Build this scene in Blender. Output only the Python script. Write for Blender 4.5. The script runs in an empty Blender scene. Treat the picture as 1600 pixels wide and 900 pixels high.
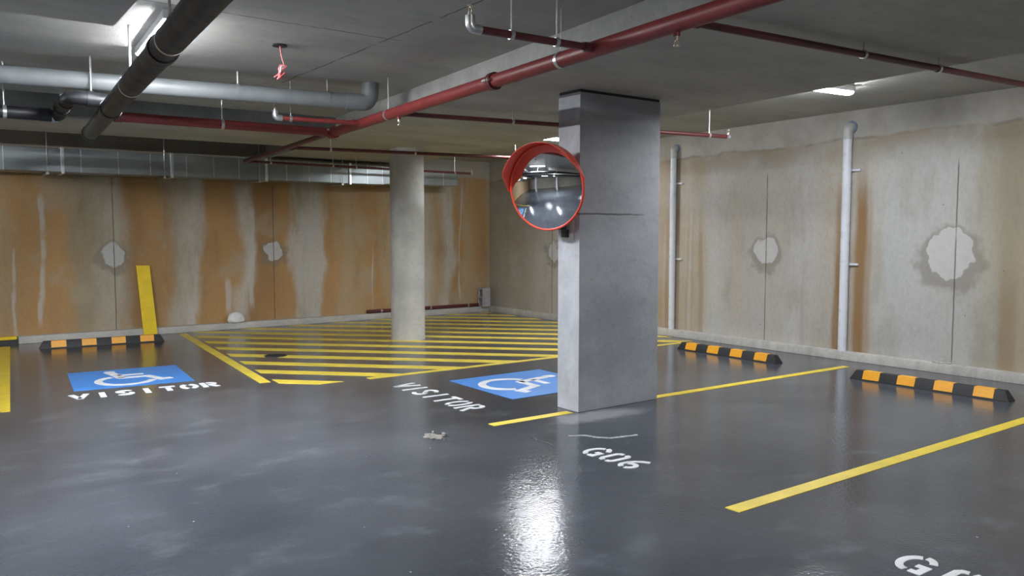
import bpy, bmesh, math, random
from mathutils import Vector, Matrix
random.seed(7)
sc = bpy.context.scene
COL = sc.collection
PI = math.pi

# ------------------------------------------------------------------ camera, world, exposure
cam = bpy.data.cameras.new('camera')
cam_o = bpy.data.objects.new('camera', cam)
COL.objects.link(cam_o)
cam.sensor_width = 36.0
cam.lens = 36.0 * 1265.0 / 1600.0
cam.clip_end = 200
yaw, pitch = math.radians(36.35), math.atan(86.0 / 1265.0)
cam_o.location = (0, 0, 1.65)
fwd = Vector((math.sin(yaw) * math.cos(pitch), math.cos(yaw) * math.cos(pitch), -math.sin(pitch)))
cam_o.rotation_euler = fwd.to_track_quat('-Z', 'Y').to_euler()
sc.camera = cam_o

world = bpy.data.worlds.new('world')
sc.world = world
world.use_nodes = True
world.node_tree.nodes['Background'].inputs[0].default_value = (0.6, 0.65, 0.7, 1)
world.node_tree.nodes['Background'].inputs[1].default_value = 0.05
LAMP = 56.0                     # strength of the glowing diffusers
vs = sc.view_settings
vs.view_transform = 'Standard'
vs.look = 'None'
vs.gamma = 1.0
vs.use_curve_mapping = False
vs.exposure = 1.9
sc.cycles.use_denoising = True
sc.cycles.max_bounces = 10
sc.cycles.diffuse_bounces = 7
sc.cycles.sample_clamp_indirect = 8.0

# ------------------------------------------------------------------ node helpers
class NT:
    def __init__(s, name):
        s.m = bpy.data.materials.new(name)
        s.m.use_nodes = True
        s.t = s.m.node_tree
        s.b = s.t.nodes['Principled BSDF']
        s._co = None
    def put(s, sock, v):
        if isinstance(v, bpy.types.NodeSocket):
            s.t.links.new(v, sock)
        elif isinstance(v, (tuple, list)):
            sock.default_value = tuple(v) + ((1,) if len(v) == 3 and len(sock.default_value) == 4 else ())
        else:
            sock.default_value = v
    @property
    def co(s):
        if s._co is None:
            s._co = s.t.nodes.new('ShaderNodeTexCoord').outputs['Object']
        return s._co
    def xyz(s):
        n = s.t.nodes.new('ShaderNodeSeparateXYZ'); s.put(n.inputs[0], s.co)
        return n.outputs
    def scaled(s, sc_):
        n = s.t.nodes.new('ShaderNodeVectorMath'); n.operation = 'MULTIPLY'
        s.put(n.inputs[0], s.co); n.inputs[1].default_value = sc_
        return n.outputs[0]
    def noise(s, scale, detail=3, vec=None, rough=0.55):
        n = s.t.nodes.new('ShaderNodeTexNoise')
        s.put(n.inputs['Vector'], vec if vec is not None else s.co)
        n.inputs['Scale'].default_value = scale
        n.inputs['Detail'].default_value = detail
        n.inputs['Roughness'].default_value = rough
        return n.outputs['Fac']
    def voro(s, scale, vec=None):
        n = s.t.nodes.new('ShaderNodeTexVoronoi')
        s.put(n.inputs['Vector'], vec if vec is not None else s.co)
        n.inputs['Scale'].default_value = scale
        return n.outputs['Distance']
    def math(s, op, a, b=0.0, c=None):
        n = s.t.nodes.new('ShaderNodeMath'); n.operation = op
        s.put(n.inputs[0], a); s.put(n.inputs[1], b)
        if c is not None: s.put(n.inputs[2], c)
        return n.outputs[0]
    def add(s, a, b): return s.math('ADD', a, b)
    def sub(s, a, b): return s.math('SUBTRACT', a, b)
    def mul(s, a, b): return s.math('MULTIPLY', a, b)
    def maprange(s, v, a, b, c=0.0, d=1.0):
        n = s.t.nodes.new('ShaderNodeMapRange'); n.clamp = True; n.interpolation_type = 'SMOOTHSTEP'
        s.put(n.inputs['Value'], v)
        for k, x in zip(('From Min', 'From Max', 'To Min', 'To Max'), (a, b, c, d)):
            s.put(n.inputs[k], x)
        return n.outputs['Result']
    def mix(s, f, a, b, mode='MIX'):
        n = s.t.nodes.new('ShaderNodeMix'); n.data_type = 'RGBA'; n.blend_type = mode
        s.put(n.inputs[0], f); s.put(n.inputs[6], a); s.put(n.inputs[7], b)
        return n.outputs[2]
    def ramp(s, f, stops, interp='EASE'):
        n = s.t.nodes.new('ShaderNodeValToRGB'); cr = n.color_ramp; cr.interpolation = interp
        while len(cr.elements) < len(stops): cr.elements.new(0.5)
        for e, (p, c) in zip(cr.elements, stops):
            e.position = p; e.color = tuple(c) + (1,)
        s.put(n.inputs[0], f)
        return n.outputs[0]
    def bump(s, h, strength=0.3, dist=0.01, prev=None):
        n = s.t.nodes.new('ShaderNodeBump')
        n.inputs['Strength'].default_value = strength
        n.inputs['Distance'].default_value = dist
        s.put(n.inputs['Height'], h)
        if prev is not None: s.put(n.inputs['Normal'], prev)
        return n.outputs[0]
    def out(s, col=None, rough=None, normal=None, metal=None, spec=None):
        if col is not None: s.put(s.b.inputs['Base Color'], col)
        if rough is not None: s.put(s.b.inputs['Roughness'], rough)
        if normal is not None: s.put(s.b.inputs['Normal'], normal)
        if metal is not None: s.put(s.b.inputs['Metallic'], metal)
        if spec is not None: s.put(s.b.inputs['Specular IOR Level'], spec)
        return s.m

def band(n, v, c, w, soft):
    """1 inside |v-c|<w, fading over soft"""
    d = n.math('ABSOLUTE', n.sub(v, c))
    return n.maprange(d, w, w + soft, 1.0, 0.0)

def plain(name, col, rough=0.5, metal=0.0, var=0.12, scale=14, bump=0.0):
    n = NT(name)
    f = n.noise(scale, 4)
    c2 = tuple(x * (1 - var) for x in col); c1 = tuple(min(1, x * (1 + var)) for x in col)
    c = n.mix(n.maprange(f, 0.3, 0.7), c2, c1)
    nm = n.bump(n.noise(scale * 8, 2), bump, 0.004) if bump else None
    r = n.maprange(f, 0.3, 0.7, max(0, rough - 0.05), min(1, rough + 0.06))
    return n.out(c, r, nm, metal)

# ------------------------------------------------------------------ materials
def floor_mat():
    n = NT('floor_paint')
    big = n.noise(0.55, 4)
    mid = n.noise(2.6, 5)
    fine = n.noise(260, 2)
    o = n.xyz()
    c = n.mix(n.maprange(big, 0.32, 0.68), (0.042, 0.048, 0.060), (0.070, 0.077, 0.091))
    # dusty scuffs of the painted surface
    sv = n.scaled((1.0, 1.35, 1.0))
    sc1 = n.maprange(n.noise(2.4, 6, sv, 0.62), 0.50, 0.78)
    c = n.mix(n.mul(sc1, 0.32), c, (0.165, 0.18, 0.20))
    # sparse chips / grit
    ch = n.maprange(n.voro(5.5), 0.025, 0.045, 1.0, 0.0)
    gate = n.maprange(n.noise(0.9, 2), 0.52, 0.6)
    c = n.mix(n.mul(n.mul(ch, gate), 0.8), c, (0.42, 0.43, 0.44))
    # pale cement dust round the foot of the rectangular column
    ddx = n.sub(o[0], 4.95); ddy = n.sub(o[1], 5.38)
    dd = n.math('SQRT', n.add(n.mul(n.mul(ddx, ddx), 0.35), n.mul(ddy, n.mul(ddy, 2.2))))
    dm = n.mul(n.maprange(n.add(dd, n.mul(n.sub(n.noise(3, 5), 0.5), 0.5)), 0.12, 0.42, 1.0, 0.0), 0.55)
    c = n.mix(dm, c, (0.34, 0.345, 0.36))
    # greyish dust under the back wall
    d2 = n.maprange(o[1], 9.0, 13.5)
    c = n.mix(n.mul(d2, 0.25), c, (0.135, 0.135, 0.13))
    r = n.add(n.maprange(mid, 0.3, 0.7, 0.07, 0.12), n.mul(sc1, 0.05))
    b1 = n.bump(n.noise(48, 2, None, 0.6), 0.27, 0.005)
    b2 = n.bump(n.noise(9, 3), 0.12, 0.010, b1)
    b3 = n.bump(fine, 0.05, 0.002, b2)
    return n.out(c, r, b3, spec=0.40)

def concrete(name, a, b, dark=0.6, rough=0.8, scale=1.3, pit=True, lines=None):
    n = NT(name)
    f1 = n.noise(scale, 7, n.scaled((0.7, 1.7, 1.0)), 0.66)
    f2 = n.noise(scale * 9, 5)
    c = n.mix(n.maprange(f1, 0.3, 0.7), a, b)
    c = n.mix(n.mul(n.maprange(f2, 0.5, 0.85), 0.5), c, tuple(x * dark for x in a))
    h = n.add(n.mul(f2, 0.6), n.mul(n.noise(60, 3), 0.4))
    if pit:
        pv = n.maprange(n.voro(7.0), 0.02, 0.05, 1.0, 0.0)
        pg = n.maprange(n.noise(1.7, 2), 0.55, 0.62)
        p = n.mul(pv, pg)
        c = n.mix(n.mul(p, 0.8), c, (0.07, 0.065, 0.06))
        h = n.sub(h, n.mul(p, 0.8))
    if lines:
        o = n.xyz()
        for ax, pos, wob, lo, hi in lines:
            other = o[1] if ax == 0 else o[0] if ax == 1 else o[0]
            v = n.add(o[ax], n.mul(n.sub(n.noise(3.0, 3), 0.5), wob))
            l = band(n, v, pos, 0.004, 0.008)
            if lo is not None:
                l = n.mul(l, n.mul(n.maprange(other, lo - 0.1, lo), n.maprange(other, hi, hi + 0.1, 1.0, 0.0)))
            brk = n.maprange(n.noise(2.2, 3), 0.36, 0.5)
            l = n.mul(l, brk)
            c = n.mix(n.mul(l, 0.75), c, (0.05, 0.048, 0.045))
            h = n.sub(h, n.mul(l, 0.8))
    nb = n.bump(h, 0.35, 0.012)
    return n.out(c, rough, nb)

ORG = (0.42, 0.245, 0.10); OR2 = (0.33, 0.185, 0.075); TAN = (0.43, 0.31, 0.18); GRY = (0.43, 0.38, 0.30)
LGR = (0.50, 0.47, 0.42); OLV = (0.32, 0.265, 0.17)

def wall_back_mat():
    n = NT('stained_concrete_back')
    o = n.xyz()
    sv = n.scaled((1.0, 1.0, 0.22))
    wob = n.mul(n.sub(n.noise(1.3, 5, n.scaled((1.0, 1.0, 0.45))), 0.5), 0.8)
    wob2 = n.mul(n.sub(n.noise(6.0, 4, sv), 0.5), 0.16)
    x = n.add(n.add(o[0], wob), wob2)
    X0, X1 = -1.0, 10.2
    def st(x, c): return ((x - X0) / (X1 - X0), c)
    stops = [st(-1, TAN), st(0.2, ORG), st(0.95, TAN), st(1.35, ORG), st(1.8, ORG), st(2.15, OLV), st(2.55, GRY), st(2.85, OR2),
             st(3.15, ORG), st(3.5, GRY), st(3.8, LGR), st(4.0, ORG), st(4.4, ORG), st(4.62, LGR), st(4.85, OR2), st(5.35, ORG),
             st(5.55, LGR), st(5.95, LGR), st(6.1, ORG), st(6.5, TAN), st(7.1, ORG), st(7.4, TAN), st(8.1, LGR), st(8.45, TAN), st(8.7, LGR), st(8.9, ORG),
             st(9.1, TAN), st(9.45, ORG), st(9.7, TAN)]
    f = n.math('DIVIDE', n.sub(x, X0), X1 - X0)
    c = n.ramp(f, stops)
    # blotchy wear
    f2 = n.noise(2.2, 6, sv, 0.65)
    c = n.mix(n.mul(n.maprange(f2, 0.47, 0.72), 0.6), c, (0.25, 0.16, 0.08))
    f3 = n.noise(1.6, 5)
    c = n.mix(n.mul(n.maprange(f3, 0.50, 0.68), 0.6), c, (0.40, 0.33, 0.235))
    gr = n.noise(38, 4, n.scaled((1, 1, 0.5)))
    c = n.mix(n.mul(n.maprange(gr, 0.35, 0.7), 0.13), c, (0.14, 0.10, 0.06))
    # lime streaks running down
    for px, w, z0, z1 in ((1.52, 0.035, 0.3, 2.3), (1.16, 0.03, 0.1, 1.5), (4.72, 0.05, 0.4, 2.2), (4.32, 0.06, 0.3, 0.95), (5.78, 0.085, 0.1, 2.0), (9.05, 0.02, 0.3, 2.7), (7.0, 0.012, .2, 1.5), (8.75, 0.015, 0.8, 2.6)):
        sx = n.add(o[0], n.mul(n.sub(n.noise(2.6, 4, sv), 0.5), 0.34))
        s_ = band(n, sx, px, w * 0.4, w)
        s_ = n.mul(s_, n.mul(n.maprange(o[2], z0 - 0.15, z0 + 0.1), n.maprange(o[2], z1 - 0.2, z1, 1.0, 0.0)))
        s_ = n.mul(s_, n.maprange(n.noise(5, 4), 0.25, 0.55, 0.35, 1.0))
        c = n.mix(n.mul(s_, 0.75), c, (0.50, 0.47, 0.43))
    # upper band of newer concrete
    ub = n.maprange(n.add(o[2], n.mul(n.sub(n.noise(3, 4), 0.5), 0.1)), 2.76, 2.80)
    c = n.mix(n.mul(ub, 0.85), c, n.mix(n.noise(2.5, 4), (0.30, 0.29, 0.26), (0.42, 0.40, 0.36)))
    c, h = wall_marks(n, o, 0, c, (2.535, 5.12), ((2.535, 1.305, 0.165), (5.125, 1.325, 0.155)))
    nb = n.bump(n.add(n.mul(gr, 0.5), n.mul(h, -1.0)), 0.3, 0.012)
    return n.out(c, 0.82, nb)

def wall_marks(n, o, ax, c, joints, patches):
    h = None
    for j in joints:
        l = band(n, n.add(o[ax], n.mul(n.sub(n.noise(5, 2), 0.5), 0.012)), j, 0.004, 0.007)
        l = n.mul(l, n.maprange(o[2], 2.4, 2.55, 1.0, 0.0))
        l = n.mul(l, n.maprange(n.noise(2.4, 3), 0.3, 0.45, 0.35, 1.0))
        h = l if h is None else n.math('MAXIMUM', h, l)
    wb = n.mul(n.sub(n.noise(4.6, 2), 0.5), 0.27)
    for x, z, r in patches:
        dx = n.sub(o[ax], x); dz = n.sub(o[2], z)
        d = n.math('SQRT', n.add(n.mul(dx, dx), n.mul(dz, n.mul(dz, 0.85))))
        d = n.add(d, wb)
        dz2 = n.add(dz, r * 0.25)
        d3 = n.add(n.math('SQRT', n.add(n.mul(dx, dx), n.mul(dz2, dz2))), n.mul(wb, 1.4))
        damp = n.maprange(d3, r * 1.25, r * 1.75, 1.0, 0.0)
        c = n.mix(n.mul(damp, 0.62), c, (0.205, 0.18, 0.15))
        p = n.maprange(d, r - 0.008, r + 0.014, 1.0, 0.0)
        pc = n.mix(n.noise(11, 4), (0.43, 0.42, 0.41), (0.57, 0.56, 0.55))
        c = n.mix(n.mul(p, 0.95), c, pc)
    c = n.mix(n.mul(h, 0.75), c, (0.075, 0.06, 0.045))
    return c, h

def wall_right_mat():
    n = NT('stained_concrete_right')
    o = n.xyz()
    sv = n.scaled((1.0, 1.0, 0.2))
    y = n.add(o[1], n.add(n.mul(n.sub(n.noise(1.4, 4, sv), 0.5), 0.5), n.mul(n.sub(n.noise(7, 4, sv), 0.5), 0.14)))
    Y0, Y1 = -2.0, 14.2
    def st(y, c): return ((y - Y0) / (Y1 - Y0), c)
    A = (0.41, 0.375, 0.325); B = (0.435, 0.425, 0.405); D = (0.38, 0.315, 0.235); E_ = (0.40, 0.37, 0.31); K = (0.33, 0.29, 0.21)
    stops = [st(-2, A), st(2, B), st(3.2, A), st(3.75, D), st(4.0, K), st(4.25, E_), st(4.4, B), st(5.0, (0.42, 0.42, 0.41)), st(5.45, (0.41, 0.415, 0.41)), st(5.65, E_),
             st(6.2, A), st(6.6, B), st(6.95, A), st(7.3, (0.40, 0.385, 0.355)), st(7.7, A), st(8.1, B), st(8.4, D), st(8.6, A), st(8.75, D), st(9.2, (0.41, 0.32, 0.235)),
             st(10.2, E_), st(11.2, B), st(12.2, A), st(13.0, (0.36, 0.31, 0.25)), st(14, E_)]
    c = n.ramp(n.math('DIVIDE', n.sub(y, Y0), Y1 - Y0), stops)
    f2 = n.noise(2.4, 6, n.scaled((1, 1, 0.4)), 0.65)
    c = n.mix(n.mul(n.maprange(f2, 0.46, 0.70), 0.5), c, (0.30, 0.265, 0.215))
    f3 = n.noise(1.1, 5)
    c = n.mix(n.mul(n.maprange(f3, 0.5, 0.70), 0.6), c, (0.45, 0.435, 0.41))
    gr = n.noise(34, 4, n.scaled((1, 1, 0.5)))
    c = n.mix(n.mul(n.maprange(gr, 0.4, 0.72), 0.18), c, (0.20, 0.17, 0.13))
    # rusty runs either side of the near drain pipe, fainter ones elsewhere
    for yy, w, a, z1 in ((5.74, 0.055, 1.0, 2.75), (5.65, 0.05, 0.5, 2.5), (6.03, 0.05, 1.0, 2.6), (8.36, 0.03, 0.45, 2.2), (8.52, 0.02, 0.3, 2.3), (8.62, 0.02, 0.35, 2.5),
                         (9.06, 0.03, 0.4, 2.3), (3.95, 0.07, 0.4, 1.6), (9.2, .05, .35, 2.2), (6.55, .02, .22, 1.6)):
        sy = n.add(o[1], n.mul(n.sub(n.noise(2.2, 4, sv), 0.5), 0.16))
        s_ = n.mul(band(n, sy, yy, w * 0.6, w * 1.3), n.maprange(o[2], z1 - 0.9, z1, 1.0, 0.0))
        s_ = n.mul(s_, n.maprange(n.noise(4, 4, sv), 0.25, 0.6, 0.65, 1.0))
        c = n.mix(n.mul(s_, a), c, (0.25, 0.145, 0.065))
    # capping beam band with a rough pour line
    zz = n.add(o[2], n.add(n.mul(n.sub(n.noise(1.3, 4), 0.5), 0.16), n.mul(n.sub(n.noise(9, 4), 0.5), 0.05)))
    zz = n.sub(zz, n.mul(n.sub(7.0, o[1]), 0.018))
    ub = n.maprange(n.add(zz, n.mul(n.sub(n.noise(2.2, 4), 0.5), 0.12)), 2.79, 2.88)
    c = n.mix(n.mul(ub, 0.8), c, n.mix(n.maprange(n.noise(2.1, 5), 0.3, 0.7), (0.32, 0.30, 0.265), (0.46, 0.44, 0.41)))
    ln = n.mul(band(n, zz, 2.835, 0.008, 0.02), n.maprange(n.noise(3.1, 4), 0.42, 0.56))
    c = n.mix(n.mul(ln, 0.5), c, (0.16, 0.14, 0.115))
    st2 = n.mul(n.maprange(zz, 2.45, 2.83), n.maprange(zz, 2.83, 2.86, 1.0, 0.0))
    c = n.mix(n.mul(st2, n.maprange(n.noise(2.0, 5), 0.35, 0.6, 0.2, 0.75)), c, (0.29, 0.235, 0.17))
    c, h = wall_marks(n, o, 1, c, (7.168, 4.55, 9.6, 12.0), ((7.168, 1.386, 0.175), (4.607, 1.40, 0.265), (11.95, 1.30, 0.17)))
    pv = n.mul(n.maprange(n.voro(6.0), 0.03, 0.06, 1.0, 0.0), n.maprange(n.noise(1.9, 2), 0.54, 0.6))
    c = n.mix(n.mul(pv, 0.7), c, (0.10, 0.085, 0.07))
    nb = n.bump(n.sub(n.mul(gr, 0.5), n.add(h, n.add(n.mul(ln, 0.7), n.mul(pv, 0.6)))), 0.3, 0.012)
    return n.out(c, 0.82, nb)

M = {}
M['floor'] = floor_mat()
M['wall_back'] = wall_back_mat()
M['wall_right'] = wall_right_mat()
M['ceiling'] = concrete('soffit_concrete', (0.34, 0.335, 0.31), (0.46, 0.45, 0.415), 0.75, 0.8, 0.9, False,
                        [(0, 3.12, 0.05, 4.2, 8.2), (1, 5.9, 0.05, 1.0, 3.2), (1, 0.9, 0.05, None, None), (0, -1.5, 0.05, None, None)])
M['band'] = concrete('band_soffit_concrete', (0.36, 0.345, 0.31), (0.48, 0.46, 0.41), 0.75, 0.8, 1.1, False)
M['step'] = concrete('band_edge_concrete', (0.36, 0.36, 0.34), (0.46, 0.46, 0.43), 0.7, 0.85, 3.0, True)
M['dark_edge'] = concrete('dark_edge_concrete', (0.085, 0.09, 0.088), (0.15, 0.155, 0.15), 0.6, 0.8, 2.0, False)  # darker concrete tone for the cross band's side faces
M['column'] = concrete('column_concrete', (0.31, 0.32, 0.35), (0.46, 0.47, 0.50), 0.7, 0.72, 1.5, True, [(2, 1.823, 0.02, None, None)])
M['round'] = concrete('round_column_concrete', (0.37, 0.36, 0.335), (0.50, 0.49, 0.46), 0.7, 0.75, 1.6, True)
M['kerb'] = concrete('kerb_concrete', (0.40, 0.385, 0.36), (0.54, 0.52, 0.49), 0.55, 0.85, 4.0, True)
M['plainwall'] = concrete('plain_wall_concrete', (0.36, 0.33, 0.28), (0.45, 0.42, 0.37), 0.7, 0.85, 0.8, True)
M['yellow'] = plain('yellow_line_paint', (0.72, 0.54, 0.045), 0.42, 0, 0.10, 5, 0.12)
M['yhatch'] = plain('yellow_hatch_paint', (0.74, 0.57, 0.07), 0.42, 0, 0.12, 4, 0.12)
M['white_paint'] = plain('white_floor_paint', (0.66, 0.67, 0.69), 0.45, 0, 0.10, 9, 0.1)
M['blue'] = plain('blue_floor_paint', (0.055, 0.22, 0.60), 0.42, 0, 0.09, 5, 0.1)
M['board'] = plain('yellow_board', (0.86, 0.60, 0.012), 0.45, 0, 0.06, 6)
M['rubber'] = plain('black_rubber', (0.014, 0.014, 0.016), 0.55, 0, 0.25, 30, 0.25)
M['amber'] = plain('amber_reflective', (0.80, 0.36, 0.02), 0.38, 0, 0.07, 60, 0.15)
M['red'] = plain('red_pipe_paint', (0.19, 0.026, 0.026), 0.45, 0, 0.14, 12)
M['darkred'] = plain('dark_red_pipe_paint', (0.105, 0.022, 0.024), 0.38, 0, 0.18, 12)
M['pvc'] = plain('white_pvc', (0.62, 0.64, 0.70), 0.3, 0, 0.02, 8)
M['elbowpvc'] = plain('off_white_pvc', (0.46, 0.46, 0.44), 0.4, 0, 0.1, 10)
M['greypvc'] = plain('grey_pvc', (0.15, 0.16, 0.165), 0.45, 0, 0.08, 8)
M['bluegrey'] = plain('blue_grey_collar', (0.20, 0.25, 0.33), 0.5, 0, 0.25, 30)
M['hdpe'] = plain('black_plastic_pipe', (0.012, 0.012, 0.015), 0.48, 0, 0.2, 10)
M['dusty'] = plain('dusty_black_plastic', (0.055, 0.062, 0.052), 0.55, 0, 0.3, 14)
M['steel'] = plain('zinc_steel', (0.60, 0.60, 0.60), 0.35, 0.85, 0.12, 30)
M['galv'] = plain('galvanised_sheet', (0.36, 0.40, 0.41), 0.34, 0.88, 0.10, 2.0)
M['flange'] = plain('bright_galvanised_flange', (0.80, 0.82, 0.83), 0.32, 0.8, 0.08, 10)
M['brass'] = plain('sprinkler_brass', (0.62, 0.55, 0.46), 0.35, 0.8, 0.1, 30)
M['orange'] = plain('orange_red_plastic', (0.72, 0.055, 0.025), 0.35, 0, 0.06, 6)
M['dark'] = plain('dark_bracket', (0.02, 0.02, 0.022), 0.5, 0, 0.2, 20)
M['block'] = concrete('grey_block_concrete', (0.36, 0.345, 0.37), (0.46, 0.44, 0.46), 0.7, 0.9, 12.0, False)
M['bag'] = plain('white_plastic_bag', (0.72, 0.70, 0.70), 0.35, 0, 0.08, 10, 0.2)
M['paper'] = plain('crumpled_white_paper', (0.70, 0.68, 0.66), 0.7, 0, 0.08, 10)
M['cord'] = plain('pink_red_cord', (0.80, 0.16, 0.17), 0.5, 0, 0.2, 40)
M['tray'] = plain('white_lamp_tray', (0.75, 0.76, 0.77), 0.4, 0, 0.03, 5)
M['scrape'] = plain('scraped_paint', (0.30, 0.31, 0.33), 0.6, 0, 0.3, 12)
M['rubble'] = plain('bare_concrete_chip', (0.19, 0.175, 0.16), 0.85, 0, 0.25, 25, 0.4)
M['ledge'] = plain('dark_ledge', (0.035, 0.042, 0.042), 0.5, 0, 0.2, 8)
n = NT('mirror_glass'); M['mirror'] = n.out((0.86, 0.88, 0.90), n.maprange(n.noise(3, 2), 0.3, 0.7, 0.015, 0.03), None, 1.0)
for key, k in (('lamp', 1.0), ('lamp_dim', 0.75), ('lamp_bright', 2.8), ('lamp_fill', 4.5)):
    n = NT(key + '_diffuser')
    n.out((0.9, 0.9, 0.9), 0.4)
    n.b.inputs['Emission Color'].default_value = (0.93, 0.965, 1.0, 1)
    n.put(n.b.inputs['Emission Strength'], n.maprange(n.noise(2, 1), 0.2, 0.8, LAMP * 0.97 * k, LAMP * 1.03 * k))
    M[key] = n.m

# ------------------------------------------------------------------ mesh helpers (points in world space unless local=True)
def B(): return bmesh.new()

def origin_of(p):
    v = Vector((0, 0, 0))
    while p is not None:
        v += p.location; p = p.parent
    return v

def obj(name, bm, mat, parent=None, local=False, smooth=False, loc=None):
    me = bpy.data.meshes.new(name)
    if loc is not None and parent is None:
        bmesh.ops.translate(bm, verts=bm.verts, vec=-Vector(loc))
    if parent is not None and not local:
        bmesh.ops.translate(bm, verts=bm.verts, vec=-origin_of(parent))
    bmesh.ops.recalc_face_normals(bm, faces=bm.faces)
    bm.to_mesh(me); bm.free()
    mats = mat if isinstance(mat, (list, tuple)) else [mat]
    for m in mats: me.materials.append(m)
    if smooth:
        me.polygons.foreach_set('use_smooth', [True] * len(me.polygons))
        me.set_sharp_from_angle(angle=math.radians(38))
    o = bpy.data.objects.new(name, me)
    COL.objects.link(o)
    if loc is not None and parent is None: o.location = loc
    if parent is not None: o.parent = parent
    return o

def tag(o, label=None, cat=None, group=None, kind=None):
    if label: o['label'] = label
    if cat: o['category'] = cat
    if group: o['group'] = group
    if kind: o['kind'] = kind
    return o

def thing(name, label, cat, loc, group=None, rotz=0):
    o = bpy.data.objects.new(name, None)
    o.empty_display_size = 0.1
    COL.objects.link(o)
    o.location = loc
    o.rotation_euler = (0, 0, rotz)
    return tag(o, label, cat, group)

def dup(o, label=None, parent=None):
    c = o.copy(); COL.objects.link(c)
    if parent is not None: c.parent = parent
    for ch in list(o.children): dup(ch, None, c)
    if label: c['label'] = label
    return c

def hexa(bm, p):
    v = [bm.verts.new(q) for q in p]
    for f in ((3, 2, 1, 0), (4, 5, 6, 7), (0, 1, 5, 4), (1, 2, 6, 5), (2, 3, 7, 6), (3, 0, 4, 7)):
        bm.faces.new([v[i] for i in f])

def box(bm, lo, hi, mtx=None):
    x0, y0, z0 = lo; x1, y1, z1 = hi
    p = [(x0, y0, z0), (x1, y0, z0), (x1, y1, z0), (x0, y1, z0), (x0, y0, z1), (x1, y0, z1), (x1, y1, z1), (x0, y1, z1)]
    if mtx is not None: p = [mtx @ Vector(q) for q in p]
    hexa(bm, p)

def bev(bm, w, seg=2):
    bmesh.ops.bevel(bm, geom=list(bm.edges), offset=w, segments=seg, affect='EDGES', profile=0.7)

def prism(bm, pts, z0, z1):
    a = [bm.verts.new((x, y, z0)) for x, y in pts]; b = [bm.verts.new((x, y, z1)) for x, y in pts]
    k = len(pts)
    bm.faces.new(a[::-1]); bm.faces.new(b)
    for i in range(k): bm.faces.new((a[i], a[(i + 1) % k], b[(i + 1) % k], b[i]))

def tube(bm, path, r, seg=16, cap=True):
    path = [Vector(p) for p in path]
    rr = r if isinstance(r, (list, tuple)) else [r] * len(path)
    rings = []
    prev = None
    for i, p in enumerate(path):
        if i == 0: t = path[1] - p
        elif i == len(path) - 1: t = p - path[i - 1]
        else: t = (path[i + 1] - p).normalized() + (p - path[i - 1]).normalized()
        t.normalize()
        if prev is None:
            a = t.orthogonal().normalized()
        else:
            a = prev - t * prev.dot(t)
            a = a.normalized() if a.length > 1e-6 else t.orthogonal().normalized()
        prev = a
        b = t.cross(a)
        rings.append([bm.verts.new(p + (a * math.cos(2 * PI * k / seg) + b * math.sin(2 * PI * k / seg)) * rr[i]) for k in range(seg)])
    for r0, r1 in zip(rings, rings[1:]):
        for k in range(seg):
            bm.faces.new((r0[k], r0[(k + 1) % seg], r1[(k + 1) % seg], r1[k]))
    if cap:
        bm.faces.new(rings[0][::-1]); bm.faces.new(rings[-1])

def bend(path, rad, k=6):
    """round the corners of a polyline"""
    P = [Vector(p) for p in path]
    out = [P[0]]
    for a, b, c in zip(P, P[1:], P[2:]):
        u = (a - b); v = (c - b)
        d = min(rad, u.length * 0.49, v.length * 0.49)
        s, e = b + u.normalized() * d, b + v.normalized() * d
        for i in range(k + 1):
            t = i / k
            out.append(s * (1 - t) ** 2 + b * 2 * t * (1 - t) + e * t * t)
    out.append(P[-1])
    return out

def ring(bm, c, axis, r_out, length, seg=20):
    axis = Vector(axis).normalized(); c = Vector(c)
    tube(bm, [c - axis * length / 2, c + axis * length / 2], r_out, seg)

def ribbon2d(pts, t, closed=False):
    """offset a 2D polyline to a quad strip: list of (left, right)"""
    out = []
    n_ = len(pts)
    for i in range(n_):
        p = Vector(pts[i])
        a = Vector(pts[i - 1]) if i > 0 else None
        b = Vector(pts[i + 1]) if i < n_ - 1 else None
        d1 = (p - a).normalized() if a is not None else None
        d2 = (b - p).normalized() if b is not None else None
        if d1 is None: d = d2; s = 1
        elif d2 is None: d = d1; s = 1
        else:
            d = (d1 + d2).normalized(); s = 1 / max(0.5, d.dot(d1))
        nn = Vector((-d.y, d.x)) * (t / 2 * s)
        out.append((p + nn, p - nn))
    return out

def ribbon(bm, pts, t, T, z0, z1):
    """T maps (u,v)->(x,y)"""
    rows = []
    for l, r in ribbon2d(pts, t):
        (lx, ly), (rx, ry) = T(*l), T(*r)
        rows.append([bm.verts.new((lx, ly, z0)), bm.verts.new((rx, ry, z0)), bm.verts.new((rx, ry, z1)), bm.verts.new((lx, ly, z1))])
    for a, b in zip(rows, rows[1:]):
        for i in range(4):
            bm.faces.new((a[i], a[(i + 1) % 4], b[(i + 1) % 4], b[i]))
    bm.faces.new(rows[0][::-1]); bm.faces.new(rows[-1])

def arc(cx, cy, rx, ry, a0, a1, k=14):
    return [(cx + rx * math.cos(math.radians(a0 + (a1 - a0) * i / k)), cy + ry * math.sin(math.radians(a0 + (a1 - a0) * i / k))) for i in range(k + 1)]

# ------------------------------------------------------------------ setting
ZH, ZB = 3.20, 2.94              # high soffit, band soffit
WX, WY = 9.78, 14.10             # right and back wall planes
LX, FY = -11.0, -9.0             # the rest of the garage, seen in the mirror

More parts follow.
